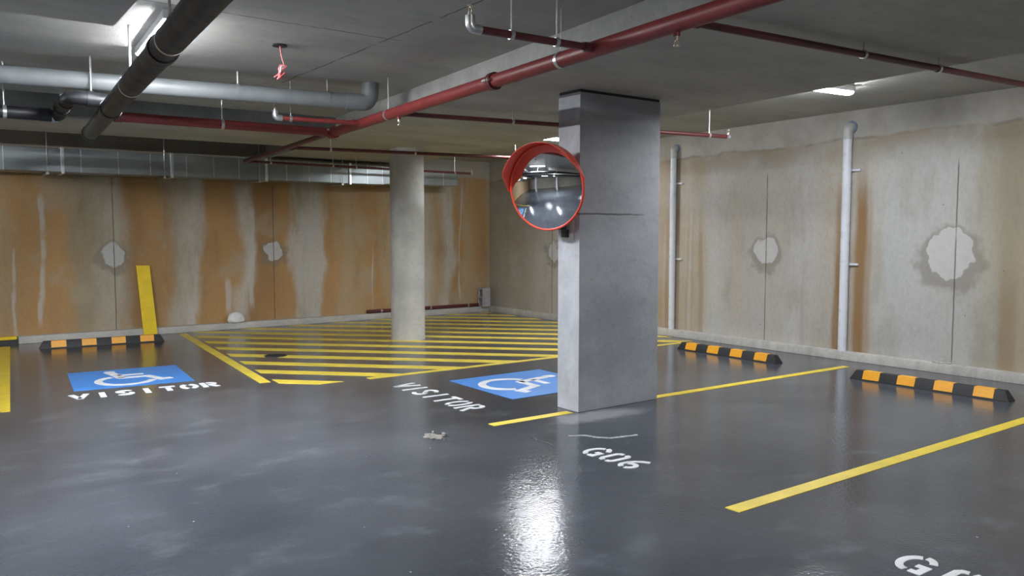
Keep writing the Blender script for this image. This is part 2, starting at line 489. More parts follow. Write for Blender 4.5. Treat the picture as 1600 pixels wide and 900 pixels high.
bm = B(); box(bm, (LX - 0.3, FY - 0.3, -0.25), (WX + 0.3, WY + 0.3, 0)); tag(obj('floor', bm, M['floor']), kind='structure')
bm = B(); box(bm, (LX, WY, 0), (WX + 0.3, WY + 0.3, 3.6)); tag(obj('wall_back', bm, M['wall_back']), kind='structure')
bm = B(); box(bm, (WX, FY, 0), (WX + 0.3, WY, 3.6)); tag(obj('wall_right', bm, M['wall_right']), kind='structure')
bm = B(); box(bm, (LX - 0.3, FY, 0), (LX, WY + 0.3, 3.6)); tag(obj('wall_left', bm, M['plainwall']), kind='structure')
bm = B(); box(bm, (LX - 0.3, FY - 0.3, 0), (WX + 0.3, FY, 3.6)); tag(obj('wall_front', bm, M['plainwall']), kind='structure')

def eL(y): return 3.60 + 0.100 * y        # left edge of the column band (skewed to the walls)
def eR(y): return 6.20 + 0.100 * y
# high slab, falling gently towards the back on the right-hand side
bm = B()
hexa(bm, [(LX - .3, FY - .3, ZH), (5.6, FY - .3, ZH), (5.6, WY + .3, ZH), (LX - .3, WY + .3, ZH), (LX - .3, FY - .3, 3.6), (5.6, FY - .3, 3.6), (5.6, WY + .3, 3.6), (LX - .3, WY + .3, 3.6)])
tag(obj('ceiling', bm, M['ceiling']), kind='structure')
bm = B()
zr = lambda y: 3.285 - 0.0113 * y
hexa(bm, [(5.6, FY - .3, zr(FY)), (WX + .3, FY - .3, zr(FY)), (WX + .3, WY + .3, zr(WY)), (5.6, WY + .3, zr(WY)), (5.6, FY - .3, 3.6), (WX + .3, FY - .3, 3.6), (WX + .3, WY + .3, 3.6), (5.6, WY + .3, 3.6)])
tag(obj('ceiling', bm, M['ceiling']), kind='structure')
# band over the columns: soffit + pale raw edges
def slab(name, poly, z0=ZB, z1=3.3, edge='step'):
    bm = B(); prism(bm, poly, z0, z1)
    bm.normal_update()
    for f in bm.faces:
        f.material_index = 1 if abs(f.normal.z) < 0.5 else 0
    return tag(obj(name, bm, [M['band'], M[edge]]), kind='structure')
slab('trim_1', [(eL(FY), FY), (eR(FY), FY), (eR(WY), WY), (eL(WY), WY)])
# cross band in front of the back wall, dropped panel by the camera
slab('trim_2', [(LX, 10.75), (eL(10.3) + .0, 10.3), (eL(11.75), 11.75), (LX, 12.75)], edge='dark_edge')
slab('trim_3', [(-4.0, FY), (0.97, FY), (1.06, 5.68), (-4.0, 5.72)], 2.95)
# kerbs at the foot of the walls
bm = B(); box(bm, (1.18, 13.97, 0), (WX, WY, 0.112)); bev(bm, 0.012); tag(obj('trim_4', bm, M['kerb'], smooth=True), kind='structure')
bm = B(); box(bm, (9.655, FY, 0), (WX, 13.97, 0.112)); bev(bm, 0.012); tag(obj('trim_5', bm, M['kerb'], smooth=True), kind='structure')
bm = B(); box(bm, (-4, 14.02, 0), (1.18, WY, 0.07)); tag(obj('trim_6', bm, M['ledge']), kind='structure')  # dark ledge standing in for the dark recess past the kerb's end

# ------------------------------------------------------------------ columns
bm = B(); box(bm, (4.85, 5.56, 0), (5.885, 5.865, ZB - 0.024)); bev(bm, 0.014, 2)
rc = tag(obj('rectangular_column', bm, M['column'], smooth=True, loc=(5.37, 5.71, 0)), 'rectangular grey concrete column with the round mirror fixed on its side', 'column')
bm = B(); box(bm, (4.858, 5.568, ZB - 0.03), (5.877, 5.857, ZB)); obj('top_joint', bm, M['dark'], rc)  # recessed neck; the shade of the gap is put into its black colour
bm = B(); tube(bm, [(6.17, 11.13, 0), (6.17, 11.13, 0.02), (6.17, 11.13, ZB)], [0.27, 0.262, 0.262], 64)
tag(obj('round_column', bm, M['round'], smooth=True, loc=(6.17, 11.13, 0)), 'round grey concrete column standing on the yellow hatched floor', 'column')

# ------------------------------------------------------------------ floor markings
PZ0, PZ1 = -0.002, 0.0035
def strip(name, a, b, w, mat, parent=None, label=None, cat=None, group=None):
    a = Vector(a); b = Vector(b); d = (b - a).normalized(); nn = Vector((-d.y, d.x)) * w / 2
    bm = B(); prism(bm, [tuple(a - nn), tuple(b - nn), tuple(b + nn), tuple(a + nn)], PZ0, PZ1)
    o = obj(name, bm, mat, parent, loc=None if parent else ((a.x + b.x) / 2, (a.y + b.y) / 2, 0))
    if label: tag(o, label, cat, group)
    return o
PL = 'parking line'
strip('parking_line', (3.86, 3.03), (9.3, 2.985), 0.105, M['yellow'], None, 'yellow parking line nearest the camera, crossing the lower right of the floor', PL)
strip('parking_line', (5.89, 5.64), (9.22, 5.545), 0.10, M['yellow'], None, 'yellow parking line running from the rectangular column to the right wall', PL)
strip('parking_line', (3.93, 5.64), (4.80, 5.625), 0.10, M['yellow'], None, 'short yellow line on the mirror side of the rectangular column', PL)
strip('parking_line', (0.985, 13.75), (0.58, 8.72), 0.13, M['yellow'], None, 'yellow parking line at the left edge of the picture', PL)

hz = thing('hatched_area', 'yellow diagonal hatching painted on the floor around the round column', 'floor marking', (6.3, 11.0, 0))
# border lines
strip('border_line', (3.475, 13.85), (3.05, 8.74), 0.12, M['yhatch'], hz)
strip('border_line', (4.08, 8.30), (9.35, 8.235), 0.10, M['yhatch'], hz)
def clip(poly, f):
    out = []
    for i in range(len(poly)):
        p, q = poly[i], poly[(i + 1) % len(poly)]
        a, b = f(p), f(q)
        if a >= 0: out.append(p)
        if (a >= 0) != (b >= 0):
            t = a / (a - b); out.append((p[0] + (q[0] - p[0]) * t, p[1] + (q[1] - p[1]) * t))
    return out
c0 = 11.92
for k in range(15):
    c = c0 + 0.825 * k; hw = 0.145
    poly = [(0, c - hw), (c - hw, 0), (c + hw, 0), (0, c + hw)]
    poly = [(-5, c - hw + 5), (c - hw + 5, -5), (c + hw + 5, -5), (-5, c + hw + 5)]
    lx = lambda p: p[0] - (3.05 + 0.083 * (p[1] - 8.74) + 0.115)
    for f in (lx, lambda p: p[1] - 8.29, lambda p: 9.60 - p[0], lambda p: 13.93 - p[1]):
        poly = clip(poly, f)
    if len(poly) < 3: continue
    # the column stands on the hatching: leave its footprint to the column
    bm = B(); prism(bm, poly, PZ0, PZ1 - 0.0005)
    obj('stripe', bm, M['yhatch'], hz)

# lettering
GL = {
 'V': (0.62, [[(0.05, 1.0), (0.31, 0.06)], [(0.31, 0.06), (0.57, 1.0)]]),
 'I': (0.20, [[(0.10, 0.0), (0.10, 1.0)]]),
 'S': (0.62, [arc(0.31, 0.74, 0.22, 0.19, 25, 205, 12) + arc(0.31, 0.27, 0.22, 0.20, 65, 20, 4)[:0], arc(0.31, 0.27, 0.22, 0.20, 90, -155, 14), [(0.12, 0.66), (0.31, 0.50), (0.45, 0.44)]]),
 'T': (0.62, [[(0.31, 0.0), (0.31, 0.82)], [(0.02, 0.91), (0.60, 0.91)]]),
 'O': (0.66, [arc(0.29, 0.5, 0.20, 0.42, 100, 260), arc(0.37, 0.5, 0.20, 0.42, 80, -80)]),
 'R': (0.64, [[(0.10, 0.0), (0.10, 1.0)], [(0.26, 0.91)] + arc(0.36, 0.70, 0.17, 0.21, 90, -90, 10) + [(0.26, 0.49)], [(0.36, 0.42), (0.56, 0.0)]]),
 'G': (0.70, [arc(0.36, 0.52, 0.26, 0.40, 28, 92, 8), arc(0.34, 0.48, 0.26, 0.40, 102, 268, 14), [(0.42, 0.09), (0.60, 0.09), (0.60, 0.42), (0.40, 0.42)]]),
 '0': (0.66, [[(0.27, 0.91), (0.16, 0.88), (0.10, 0.78), (0.10, 0.22), (0.16, 0.12), (0.27, 0.09)], [(0.39, 0.91), (0.50, 0.88), (0.56, 0.78), (0.56, 0.22), (0.50, 0.12), (0.39, 0.09)]]),
 '6': (0.66, [[(0.52, 0.97), (0.34, 0.86), (0.20, 0.70), (0.11, 0.50), (0.09, 0.34)], arc(0.30, 0.29, 0.20, 0.21, 170, 262, 8), arc(0.36, 0.29, 0.20, 0.21, -82, 150, 14)]),
}
def lettering(name, text, label, origin, ux, vx, h, pitch, thick=0.155):
    """ux: unit vector of the baseline, vx: letter-up vector (2D); pitch in metres"""
    t = thing(name, label, 'floor lettering', (origin[0], origin[1], 0))
    ux = Vector(ux); vx = Vector(vx); o_ = Vector(origin)
    for i, chx in enumerate(text):
        w, strokes = GL[chx]
        bm = B()
        def T(u, v, i=i, w=w):
            p = o_ + ux * (i * pitch + (u - w / 2) * h) + vx * (v * h)
            return p.x, p.y
        for s_ in strokes:
            ribbon(bm, s_, thick, T, PZ0, PZ1)
        obj('letter', bm, M['white_paint'], t)
    return t
lettering('bay_lettering', 'VISITOR', 'white stencilled word VISITOR below the blue panel beside the column', (4.07, 7.68), (-0.03, -0.999), (1, -0.02), 0.29, 0.225)
lettering('bay_lettering', 'VISITOR', 'white widely spaced word VISITOR below the far left blue panel', (1.26, 8.95), (0.998, -0.075), (0.08, 0.997), 0.27, 0.209, 0.21)
lettering('bay_lettering', 'G06', 'white stencilled bay number G06 in front of the rectangular column', (3.965, 4.47), (-0.04, -0.999), (0.999, -0.02), 0.25, 0.20)
lettering('bay_lettering', 'G0', 'white bay lettering cut off by the bottom edge of the picture', (3.84, 1.98), (-0.05, -0.999), (0.999, -0.02), 0.25, 0.225)

def access_panel(label, O, U, V, s):
    """O lower-left corner, U right, V up (2D vectors of full panel length)"""
    O = Vector(O); U = Vector(U); V = Vector(V)
    ctr = O + U / 2 + V / 2
    t = thing('accessible_bay_panel', label, 'floor marking', (ctr.x, ctr.y, 0))
    bm = B(); prism(bm, [tuple(O), tuple(O + U), tuple(O + U + V), tuple(O + V)], PZ0, 0.003)
    obj('panel', bm, M['blue'], t)
    def T(u, v):
        p = O + U * u + V * v
        return p.x, p.y
    bm = B()
    z0, z1 = 0.001, 0.0055
    hd = arc(0.36, 0.845, 0.052, 0.07, 0, 360, 20)[:-1]
    prism(bm, [T(*p) for p in hd], z0, z1)
    ribbon(bm, [(0.37, 0.79), (0.395, 0.66), (0.43, 0.47)], 0.085, T, z0, z1)             # trunk
    ribbon(bm, [(0.41, 0.625), (0.64, 0.625)], 0.062, T, z0, z1)                            # arm
    ribbon(bm, [(0.40, 0.475), (0.66, 0.475), (0.755, 0.245), (0.845, 0.275)], 0.075, T, z0, z1)  # thigh, shin, foot
    ribbon(bm, arc(0.455, 0.335, 0.235, 0.235, 118, 340, 30), 0.07, T, z0, z1)            # wheel
    obj('wheelchair_symbol', bm, M['white_paint'], t)
    return t
access_panel('blue floor panel with white wheelchair symbol, partly behind the rectangular column', (4.745, 7.63), (-0.03, -1.235), (1.28, 0.0), 1)
access_panel('blue floor panel with white wheelchair symbol at the far left', (1.27, 9.44), (1.185, -0.11), (0.105, 1.25), 1)

# ------------------------------------------------------------------ wheel stops
def wheel_stop(label):
    t = thing('wheel_stop', label, 'wheel stop', (0, 0, 0), 'rubber wheel stops')
    L, W, H, tw, te = 1.66, 0.155, 0.105, 0.075, 0.055
    def sec(s_, z): return 0
    bm = B()
    hexa(bm, [(-W/2, -L/2, 0), (W/2, -L/2, 0), (W/2, L/2, 0), (-W/2, L/2, 0),
              (-tw/2, -L/2 + te, H), (tw/2, -L/2 + te, H), (tw/2, L/2 - te, H), (-tw/2, L/2 - te, H)])
    bev(bm, 0.008, 2)
    obj('body', bm, M['rubber'], t, local=True, smooth=True)
    for c in (-0.585, -0.195, 0.195, 0.585):
        bm = B()
        e = 0.0025; z0 = 0.016
        def xw(z): return W/2 + (tw/2 - W/2) * z / H
        prof = [(-xw(z0) - e, z0), (-tw/2 - e, H + e*0.5), (tw/2 + e, H + e*0.5), (xw(z0) + e, z0), (xw(z0) - 0.004, z0), (tw/2 - 0.004, H - 0.005), (-tw/2 + 0.004, H - 0.005), (-xw(z0) + 0.004, z0)]
        a = [bm.verts.new((x, c - 0.095, z)) for x, z in prof]; b = [bm.verts.new((x, c + 0.095, z)) for x, z in prof]
        k = len(prof)
        for i in range(k): bm.faces.new((a[i], a[(i+1) % k], b[(i+1) % k], b[i]))
        for q in (a, b):
            bm.faces.new((q[0], q[1], q[6], q[7])); bm.faces.new((q[1], q[2], q[5], q[6])); bm.faces.new((q[2], q[3], q[4], q[5]))
        obj('reflective_panel', bm, M['amber'], t, local=True)
    return t
ws = wheel_stop('black and amber wheel stop nearest the right edge of the picture')
ws.location = (8.575, 4.235, 0); ws.rotation_euler = (0, 0, math.radians(1.2))
w2 = dup(ws, 'black and amber wheel stop just right of the rectangular column')
w2.location = (8.745, 7.00, 0); w2.rotation_euler = (0, 0, math.radians(-0.6))
w3 = dup(ws, 'black and amber wheel stop at the far left below the yellow board')
w3.location = (2.19, 13.18, 0); w3.rotation_euler = (0, 0, math.radians(90 - 4.0))

# ------------------------------------------------------------------ loose things
bm = B()
a0, a1 = Vector((2.895, 13.93, 0.003)), Vector((3.105, 13.93, 0.003))
b0, b1 = Vector((2.845, 14.078, 1.13)), Vector((3.045, 14.078, 1.125))
tn = Vector((0, -0.022, -0.0025))
hexa(bm, [a0 + tn, a1 + tn, a1, a0, b0 + tn, b1 + tn, b1, b0]); 
tag(obj('yellow_board', bm, M['board'], loc=(3.0, 13.92, 0)), 'flat yellow board leaning against the stained back wall', 'board')
bm = B(); box(bm, (-2.6, 13.99, 0.07), (1.16, 14.09, 0.115)); bev(bm, 0.003, 1)
tag(obj('yellow_board', bm, M['board'], loc=(-0.7, 14.04, 0.07)), 'yellow board lying along the back wall at the left edge', 'board')

def blob(c, s, seed, amp, sub=4):
    bm = B(); bmesh.ops.create_icosphere(bm, subdivisions=sub, radius=1.0)
    from mathutils import noise as NZ
    for v in bm.verts:
        d = v.co.normalized()
        k = 1 + amp * NZ.noise(d * 1.7 + Vector((seed, 0, 0))) + amp * 0.45 * NZ.noise(d * 4.5 + Vector((0, seed, 0)))
        z = d.z if d.z > -0.55 else -0.55
        v.co = Vector((c[0] + d.x * s[0] * k, c[1] + d.y * s[1] * k, c[2] + z * s[2] * k))
    return bm
bm = blob((4.40, 14.0, 0.19), (0.15, 0.085, 0.115), 5.7, 0.12)
lo_z = min(v.co.z for v in bm.verts)
bmesh.ops.translate(bm, verts=bm.verts, vec=(0, 0, 0.1125 - lo_z))
tag(obj('plastic_bag', bm, M['bag'], smooth=True, loc=(4.4, 14.0, 0.112)), 'white bundled plastic bag on the kerb of the back wall', 'bag')
bm = B()
from mathutils import noise as NZ
G = 14
vv = [[None] * (G + 1) for _ in range(G + 1)]
for i in range(G + 1):
    for j in range(G + 1):
        u, v = i / G - .5, j / G - .5
        hgt = 0.075 * max(0, 1 - 2.4 * math.hypot(u * 1.1, v)) + 0.035 * abs(NZ.noise(Vector((u * 7, v * 7, 2.3))))
        vv[i][j] = bm.verts.new((9.716 + u * 0.10 + 0.01 * NZ.noise(Vector((u * 9, v * 9, 5))), 4.63 + v * 0.20, 0.114 + hgt))
for i in range(G):
    for j in range(G): bm.faces.new((vv[i][j], vv[i+1][j], vv[i+1][j+1], vv[i][j+1]))
bmesh.ops.solidify(bm, geom=list(bm.faces), thickness=0.002)
tag(obj('crumpled_paper', bm, M['paper'], loc=(9.716, 4.63, 0.113)), 'crumpled white paper on the kerb behind the nearest wheel stop', 'paper')

# hollow block standing on end in the corner
bm = B()
x0, x1, y0, y1, z0 = 9.47, 9.66, 13.895, 14.085, 0.1125
hz_ = 0.39
blk_lo = 0.0
for lo, hi in (((x0, y0, 0), (x1, y0 + 0.032, hz_)), ((x0, y1 - 0.032, 0), (x1, y1, hz_)),
               ((x0, y0 + 0.032, 0), (x1, y1 - 0.032, 0.03)), ((x0, y0 + 0.032, hz_ / 2 - 0.018), (x1, y1 - 0.032, hz_ / 2 + 0.018)), ((x0, y0 + 0.032, hz_ - 0.03), (x1, y1 - 0.032, hz_))):
    box(bm, (lo[0], lo[1], lo[2] + z0), (hi[0], hi[1], hi[2] + z0))
tag(obj('hollow_block', bm, M['block'], loc=(9.565, 13.99, z0)), 'grey hollow concrete block standing on end in the far corner', 'block')

# dark red pipe along the back kerb
bm = B(); tube(bm, [(6.9, 14.05, 0.148), (9.46, 14.05, 0.148)], 0.034, 16)
p = tag(obj('kerb_pipe', bm, M['darkred'], smooth=True, loc=(8.2, 14.05, 0.112)), 'dark red pipe lying on the kerb behind the round column', 'pipe')
for xx in (7.2, 8.3, 9.2):
    bm = B(); ring(bm, (xx, 14.05, 0.148), (1, 0, 0), 0.0375, 0.03); obj('pipe_clip', bm, M['steel'], p, smooth=True)

# chipped floor paint, floor drain, smears
bm = blob((3.33, 5.60, 0.0), (0.075, 0.095, 0.010), 8.2, 0.45, 3)
t = thing('floor_chip', 'broken patch of bare concrete in the floor paint near the short yellow line', 'floor damage', (3.33, 5.6, 0))
obj('bare_patch', bm, M['rubble'], t, smooth=True)
for dx, dy, r in ((0.07, -0.05, 0.018), (0.09, 0.0, 0.012), (0.05, 0.09, 0.012), (-0.02, 0.03, 0.010)):
    bm = blob((3.33 + dx, 5.6 + dy, r * 0.8), (r, r, r), dx * 50, 0.5, 2)
    obj('crumb', bm, M['rubble'], t)
bm = B(); tube(bm, [(3.84, 10.58, 0.001), (3.84, 10.58, 0.008)], 0.15, 32)
d = thing('floor_drain', 'small dark round floor drain among the yellow hatching', 'drain', (3.84, 10.58, 0))
obj('rim', bm, M['dusty'], d, smooth=True)
bm = B()
for k in range(-4, 5):
    hw = math.sqrt(max(0.0, 0.13 ** 2 - (k * 0.028) ** 2))
    box(bm, (3.84 - hw, 10.58 + k * 0.028 - 0.007, 0.006), (3.84 + hw, 10.58 + k * 0.028 + 0.007, 0.012))
obj('grate', bm, M['rubber'], d)

# ------------------------------------------------------------------ convex mirror on the column
MC = Vector((4.575, 5.70, 2.055)); MR = 0.388
mn = Vector((-0.89, -0.33, -0.10)).normalized()
mu = (Vector((0, 0, 1)) - mn * mn.z).normalized()
roll = math.radians(-5)
ms = mu.cross(mn).normalized()
mu, ms = (mu * math.cos(roll) + ms * math.sin(roll)), (ms * math.cos(roll) - mu * math.sin(roll))
def MP(a, r, d): return MC + mu * (math.cos(a) * r) + ms * (math.sin(a) * r) + mn * d
mt = thing('convex_mirror', 'round convex traffic mirror with red hood on the rectangular column', 'mirror', tuple(MC))
bm = B()
R_, sag, K, S = MR - 0.012, 0.085, 64, 14
curv = (R_ * R_ + sag * sag) / (2 * sag)
rows = []
for i in range(1, S + 1):
    r = R_ * i / S
    dd = math.sqrt(curv ** 2 - r ** 2) - (curv - sag)
    rows.append([bm.verts.new(MP(2 * PI * k / K, r, dd)) for k in range(K)])
ctr = bm.verts.new(MP(0, 0, sag))
for k in range(K): bm.faces.new((ctr, rows[0][k], rows[0][(k + 1) % K]))
for a, b in zip(rows, rows[1:]):
    for k in range(K): bm.faces.new((a[k], b[k], b[(k + 1) % K], a[(k + 1) % K]))
o = obj('mirror_face', bm, M['mirror'], mt, smooth=True)
bm = B()                                     # rim
rows = []
for k in range(72):
    a = 2 * PI * k / 72
    rows.append([bm.verts.new(MP(a, MR - 0.011 + 0.011 * math.cos(q), -0.004 + 0.013 * math.sin(q))) for q in [2 * PI * j / 12 for j in range(12)]])
for k in range(72):
    r0, r1 = rows[k], rows[(k + 1) % 72]
    for j in range(12): bm.faces.new((r0[j], r0[(j + 1) % 12], r1[(j + 1) % 12], r1[j]))
obj('rim', bm, M['orange'], mt, smooth=True)
bm = B()                                     # back shell
rows = []
for r, dd in ((MR - 0.01, -0.006), (MR - 0.03, -0.02), (MR * 0.6, -0.035), (MR * 0.2, -0.04)):
    rows.append([bm.verts.new(MP(2 * PI * k / 48, r, dd)) for k in range(48)])
for a, b in zip(rows, rows[1:]):
    for k in range(48): bm.faces.new((a[k], b[k], b[(k + 1) % 48], a[(k + 1) % 48]))
bm.faces.new(rows[-1])
obj('back_shell', bm, M['orange'], mt, smooth=True)
bm = B()                                     # hood: curved visor round the upper half
A0, A1, NH = math.radians(-88), math.radians(88), 56
outer, inner = [], []
for k in range(NH + 1):
    a = A0 + (A1 - A0) * k / NH
    e = min(1.0, (1 - abs(2 * k / NH - 1)) / 0.30)
    dep = 0.020 + 0.115 * (e * e * (3 - 2 * e))
    col = []
    for j in range(5):
        f = j / 4
        col.append((MP(a, MR + 0.004 + 0.014 * f, -0.006 + dep * f), MP(a, MR - 0.001 + 0.014 * f, -0.006 + dep * f)))
    outer.append([bm.verts.new(c[0]) for c in col]); inner.append([bm.verts.new(c[1]) for c in col])
for k in range(NH):
    for j in range(4):
        bm.faces.new((outer[k][j], outer[k+1][j], outer[k+1][j+1], outer[k][j+1]))
        bm.faces.new((inner[k][j], inner[k][j+1], inner[k+1][j+1], inner[k+1][j]))
    bm.faces.new((outer[k][4], outer[k+1][4], inner[k+1][4], inner[k][4]))
    bm.faces.new((outer[k][0], inner[k][0], inner[k+1][0], outer[k+1][0]))
for k in (0, NH):
    for j in range(4): bm.faces.new((outer[k][j], outer[k][j+1], inner[k][j+1], inner[k][j]))
obj('hood', bm, M['orange'], mt, smooth=True)
bm = B(); tube(bm, bend([MC - mn * 0.03, MC - mn * 0.12, (4.80, 5.71, 1.95), (4.80, 5.71, 1.62)], 0.05), 0.018, 12)
br = obj('bracket_arm', bm, M['dark'], mt, smooth=True)
bm = B(); box(bm, (4.835, 5.63, 1.58), (4.852, 5.80, 1.90)); bev(bm, 0.003, 1); obj('wall_plate', bm, M['step'], mt)
for y_, z_ in ((5.775, 1.715), (5.715, 1.645)):
    bm = B(); box(bm, (4.785, y_ - 0.028, z_ - 0.035), (4.838, y_ + 0.028, z_ + 0.035)); bev(bm, 0.004, 1); obj('clamp', bm, M['dark'], mt)

# ------------------------------------------------------------------ lamps
def lamp(label, c, yawdeg, L=1.24, ztop=ZH, group=None, glow='lamp', lens=0.032):
    t = thing('batten_light', label, 'ceiling light', (c[0], c[1], ztop), group)
    t.rotation_euler = (0, 0, math.radians(yawdeg))
    bm = B(); box(bm, (-L/2, -0.066, -0.062), (L/2, 0.066, 0.0)); bev(bm, 0.004, 1); obj('tray', bm, M['tray'], t, local=True)
    for s_ in (-1, 1):
        bm = B(); x0, x1 = sorted((s_ * (L/2 - 0.03), s_ * (L/2 + 0.012)))
        box(bm, (x0, -0.069, -0.066), (x1, 0.069, 0)); bev(bm, 0.006, 2); obj('end_cap', bm, M['tray'], t, local=True, smooth=True)
    bm = B()
    prof = [(-0.062, -0.058)] + [(0.062 * math.cos(q), -0.063 - lens * math.sin(q)) for q in [PI - PI * j / 12 for j in range(13)]] + [(0.062, -0.058)]
    a = [bm.verts.new((-L/2 + 0.008, y, z)) for y, z in prof]; b = [bm.verts.new((L/2 - 0.008, y, z)) for y, z in prof]
    k = len(prof)
    for i in range(k): bm.faces.new((a[i], a[(i+1) % k], b[(i+1) % k], b[i]))
    bm.faces.new(a); bm.faces.new(b[::-1])
    obj('diffuser', bm, M[glow], t, local=True, smooth=True)
    return t
lamp('bright batten light on the ceiling beside the thick black pipe', (1.56, 6.72), 86, 1.35, glow='lamp_bright', lens=0.012)
lamp('bright batten light on the ceiling above the right wall', (7.58, 5.04), -5, 1.24, zr(5.0))
lamp('small bright ceiling light seen just above the mirror hood', (7.88, 9.80), -5, 1.24, zr(10.3), glow='lamp_dim')  # diffuser dimmed to keep its floor reflection from washing out
lamp('batten light over the far right bays behind the viewer', (7.2, -0.4), -5, 1.24, zr(0.0))
lamp('batten light over the driveway just behind the viewer', (2.3, -0.9), -5, 1.3)
lamp('batten light over the driveway well behind the viewer', (1.9, -5.4), 86, 1.3)
lamp('unseen batten light added under the dropped ceiling panel to brighten the back wall', (-2.2, 4.7), 3, 1.3, 2.95, glow='lamp_fill', lens=0.05)  # added strong lamp out of view, fills light onto the back wall
lamp('unseen batten light added under the cross band at the left to light the back wall', (-3.4, 11.5), 3, 1.3, 2.94, lens=0.04)  # second added lamp out of view, helps light the back wall
lamp('batten light over the far left driveway', (-5.2, -3.2), 86, 1.3, 3.2)

# ------------------------------------------------------------------ pipes under the ceiling
def rod(name, p, parent, top=ZH, r=0.006, mat='steel'):
    bm = B(); tube(bm, [(p[0], p[1], p[2]), (p[0], p[1], top)], r, 8)
    return obj(name, bm, M[mat], parent, smooth=True)
def clamp(p, axis, r, parent, mat='steel', length=0.028, name='clamp'):
    bm = B(); ring(bm, p, axis, r, length, 22)
    return obj(name, bm, M[mat], parent, smooth=True)
def head(p, parent, up=False):
    """sprinkler head: threaded boss, frame arms and deflector disc"""
    s = 1 if up else -1
    x, y, z = p
    bm = B()
    tube(bm, [(x, y, z), (x, y, z + s * 0.022)], 0.014, 12)
    for q in (-1, 1): tube(bm, bend([(x, y + q * 0.012, z + s * 0.018), (x, y + q * 0.016, z + s * 0.034), (x, y, z + s * 0.055)], 0.012, 4), 0.0035, 8)
    tube(bm, [(x, y, z + s * 0.054), (x, y, z + s * 0.058)], 0.020, 16)
    return obj('sprinkler_head', bm, M['brass'], parent, smooth=True)

# main sprinkler pipe
def mainx(y): return 3.592 + (y - 3.19) * (3.976 - 3.592) / (8.93 - 3.19)
def mainz(y): return 2.862 - 0.042 * (y - 3.19) / 5.74
P1 = Vector((mainx(-2.0), -2.0, mainz(-2.0))); P2 = Vector((3.976, 8.93, 2.82)); P3 = Vector((4.185, 12.70, 2.765))
ax = (P2 - P1).normalized()
mp = thing('sprinkler_main_pipe', 'thick red sprinkler pipe running along the edge of the column band', 'pipe', (3.78, 6.0, 2.85))
bm = B(); tube(bm, [P1, P2], 0.054, 24); obj('pipe', bm, M['red'], mp, smooth=True)
bm = B(); tube(bm, [P2, P3], 0.032, 18); obj('reduced_pipe', bm, M['darkred'], mp, smooth=True)
def onmain(y): return Vector((mainx(y), y, mainz(y)))
for yy in (5.32, 0.3):
    c_ = clamp(onmain(yy), ax, 0.070, mp, 'darkred', 0.055, 'coupling')
    for s_ in (-1, 1):
        bm = B(); q = onmain(yy) + Vector((s_ * 0.080, 0, 0)); tube(bm, [q - ax * 0.045, q + ax * 0.045], 0.012, 10); tube(bm, [q - ax * 0.03 + Vector((0, 0, 0)), q - ax * 0.028 + Vector((0, 0, 0.001))], 0.02, 6)
        obj('coupling_bolt', bm, M['steel'], c_, smooth=True)
c_ = clamp(P2, ax, 0.072, mp, 'red', 0.11, 'coupling')
for s_ in (-1, 1):
    bm = B(); q = P2 + Vector((s_ * 0.080, -0.02, 0.02)); tube(bm, [q - ax * 0.05, q + ax * 0.05], 0.013, 8); obj('coupling_bolt', bm, M['steel'], c_, smooth=True)
for yy in (4.42, 1.4, 7.35):
    q = onmain(yy)
    h_ = clamp(q, ax, 0.0575, mp, 'steel', 0.034, 'hanger_ring')
    rod('hanger_rod', (q.x, q.y, q.z + 0.055), h_, ZH if q.x < eL(q.y) else ZB)
for yy in (3.28, 7.10):
    q = onmain(yy)
    bm = B(); tube(bm, [q + Vector((0, 0, -0.04)), q + Vector((0, 0, -0.075))], 0.020, 12); b_ = obj('outlet_boss', bm, M['red'], mp, smooth=True)
    head(tuple(q + Vector((0, 0, -0.075))), b_)

def branch(label, a, b, r=0.024, mat='darkred', rods=(), end=None, heads=(), rtop=None):
    a, b = Vector(a), Vector(b)
    t = thing('sprinkler_branch_pipe', label, 'pipe', tuple((a + b) / 2), 'sprinkler branch pipes')
    d = (b - a).normalized()
    if end == 'up':
        path = bend([a, b, b + Vector((0, 0, 0.10))], 0.05, 6)
        bm = B(); tube(bm, [a, b - d * 0.045], r, 14); obj('pipe', bm, M[mat], t, smooth=True)
        bm = B(); tube(bm, bend([b - d * 0.07, b, b + Vector((0, 0, 0.075))], 0.045, 6), r * 1.25, 14); e = obj('elbow', bm, M['steel'], t, smooth=True)
        head(tuple(b + Vector((0, 0, 0.075))), e, True)
    else:
        bm = B(); tube(bm, [a, b], r, 14); obj('pipe', bm, M[mat], t, smooth=True)
        bm = B(); tube(bm, [b - d * 0.03, b + d * 0.02], r * 1.25, 14); e = obj('end_cap', bm, M['steel'], t, smooth=True)
        if end == 'head': head(tuple(b + Vector((0, 0, r))), e, True)
    bm = B(); tube(bm, [a, a + d * 0.06], r * 1.35, 14); obj('tee_collar', bm, M[mat], t, smooth=True)
    for f, top in rods:
        p = a + (b - a) * f
        h_ = clamp(p, d, r + 0.006, t, 'steel', 0.026, 'hanger_ring')
        rod('hanger_rod', (p.x, p.y, p.z + r), h_, top, 0.005)
    for f in heads:
        p = a + (b - a) * f
        head(tuple(p + Vector((0, 0, r))), h_ if rods else e, True)
    return t
def tee(y): return onmain(y) + Vector((0, 0, 0))
m = tee(4.03)
branch('dark red branch pipe ending in an upturned elbow at top centre', (m.x - .05, 4.03, 2.857), (2.70, 4.085, 2.86), rods=((0.30, ZH), (0.68, ZH)), end='up')
m = tee(8.05)
branch('short red branch pipe with upturned elbow under the white pipe', (m.x - .05, 8.05, 2.825), (3.00, 8.14, 2.82), mat='red', rods=((0.82, ZH),), end='up')
m = tee(3.22)
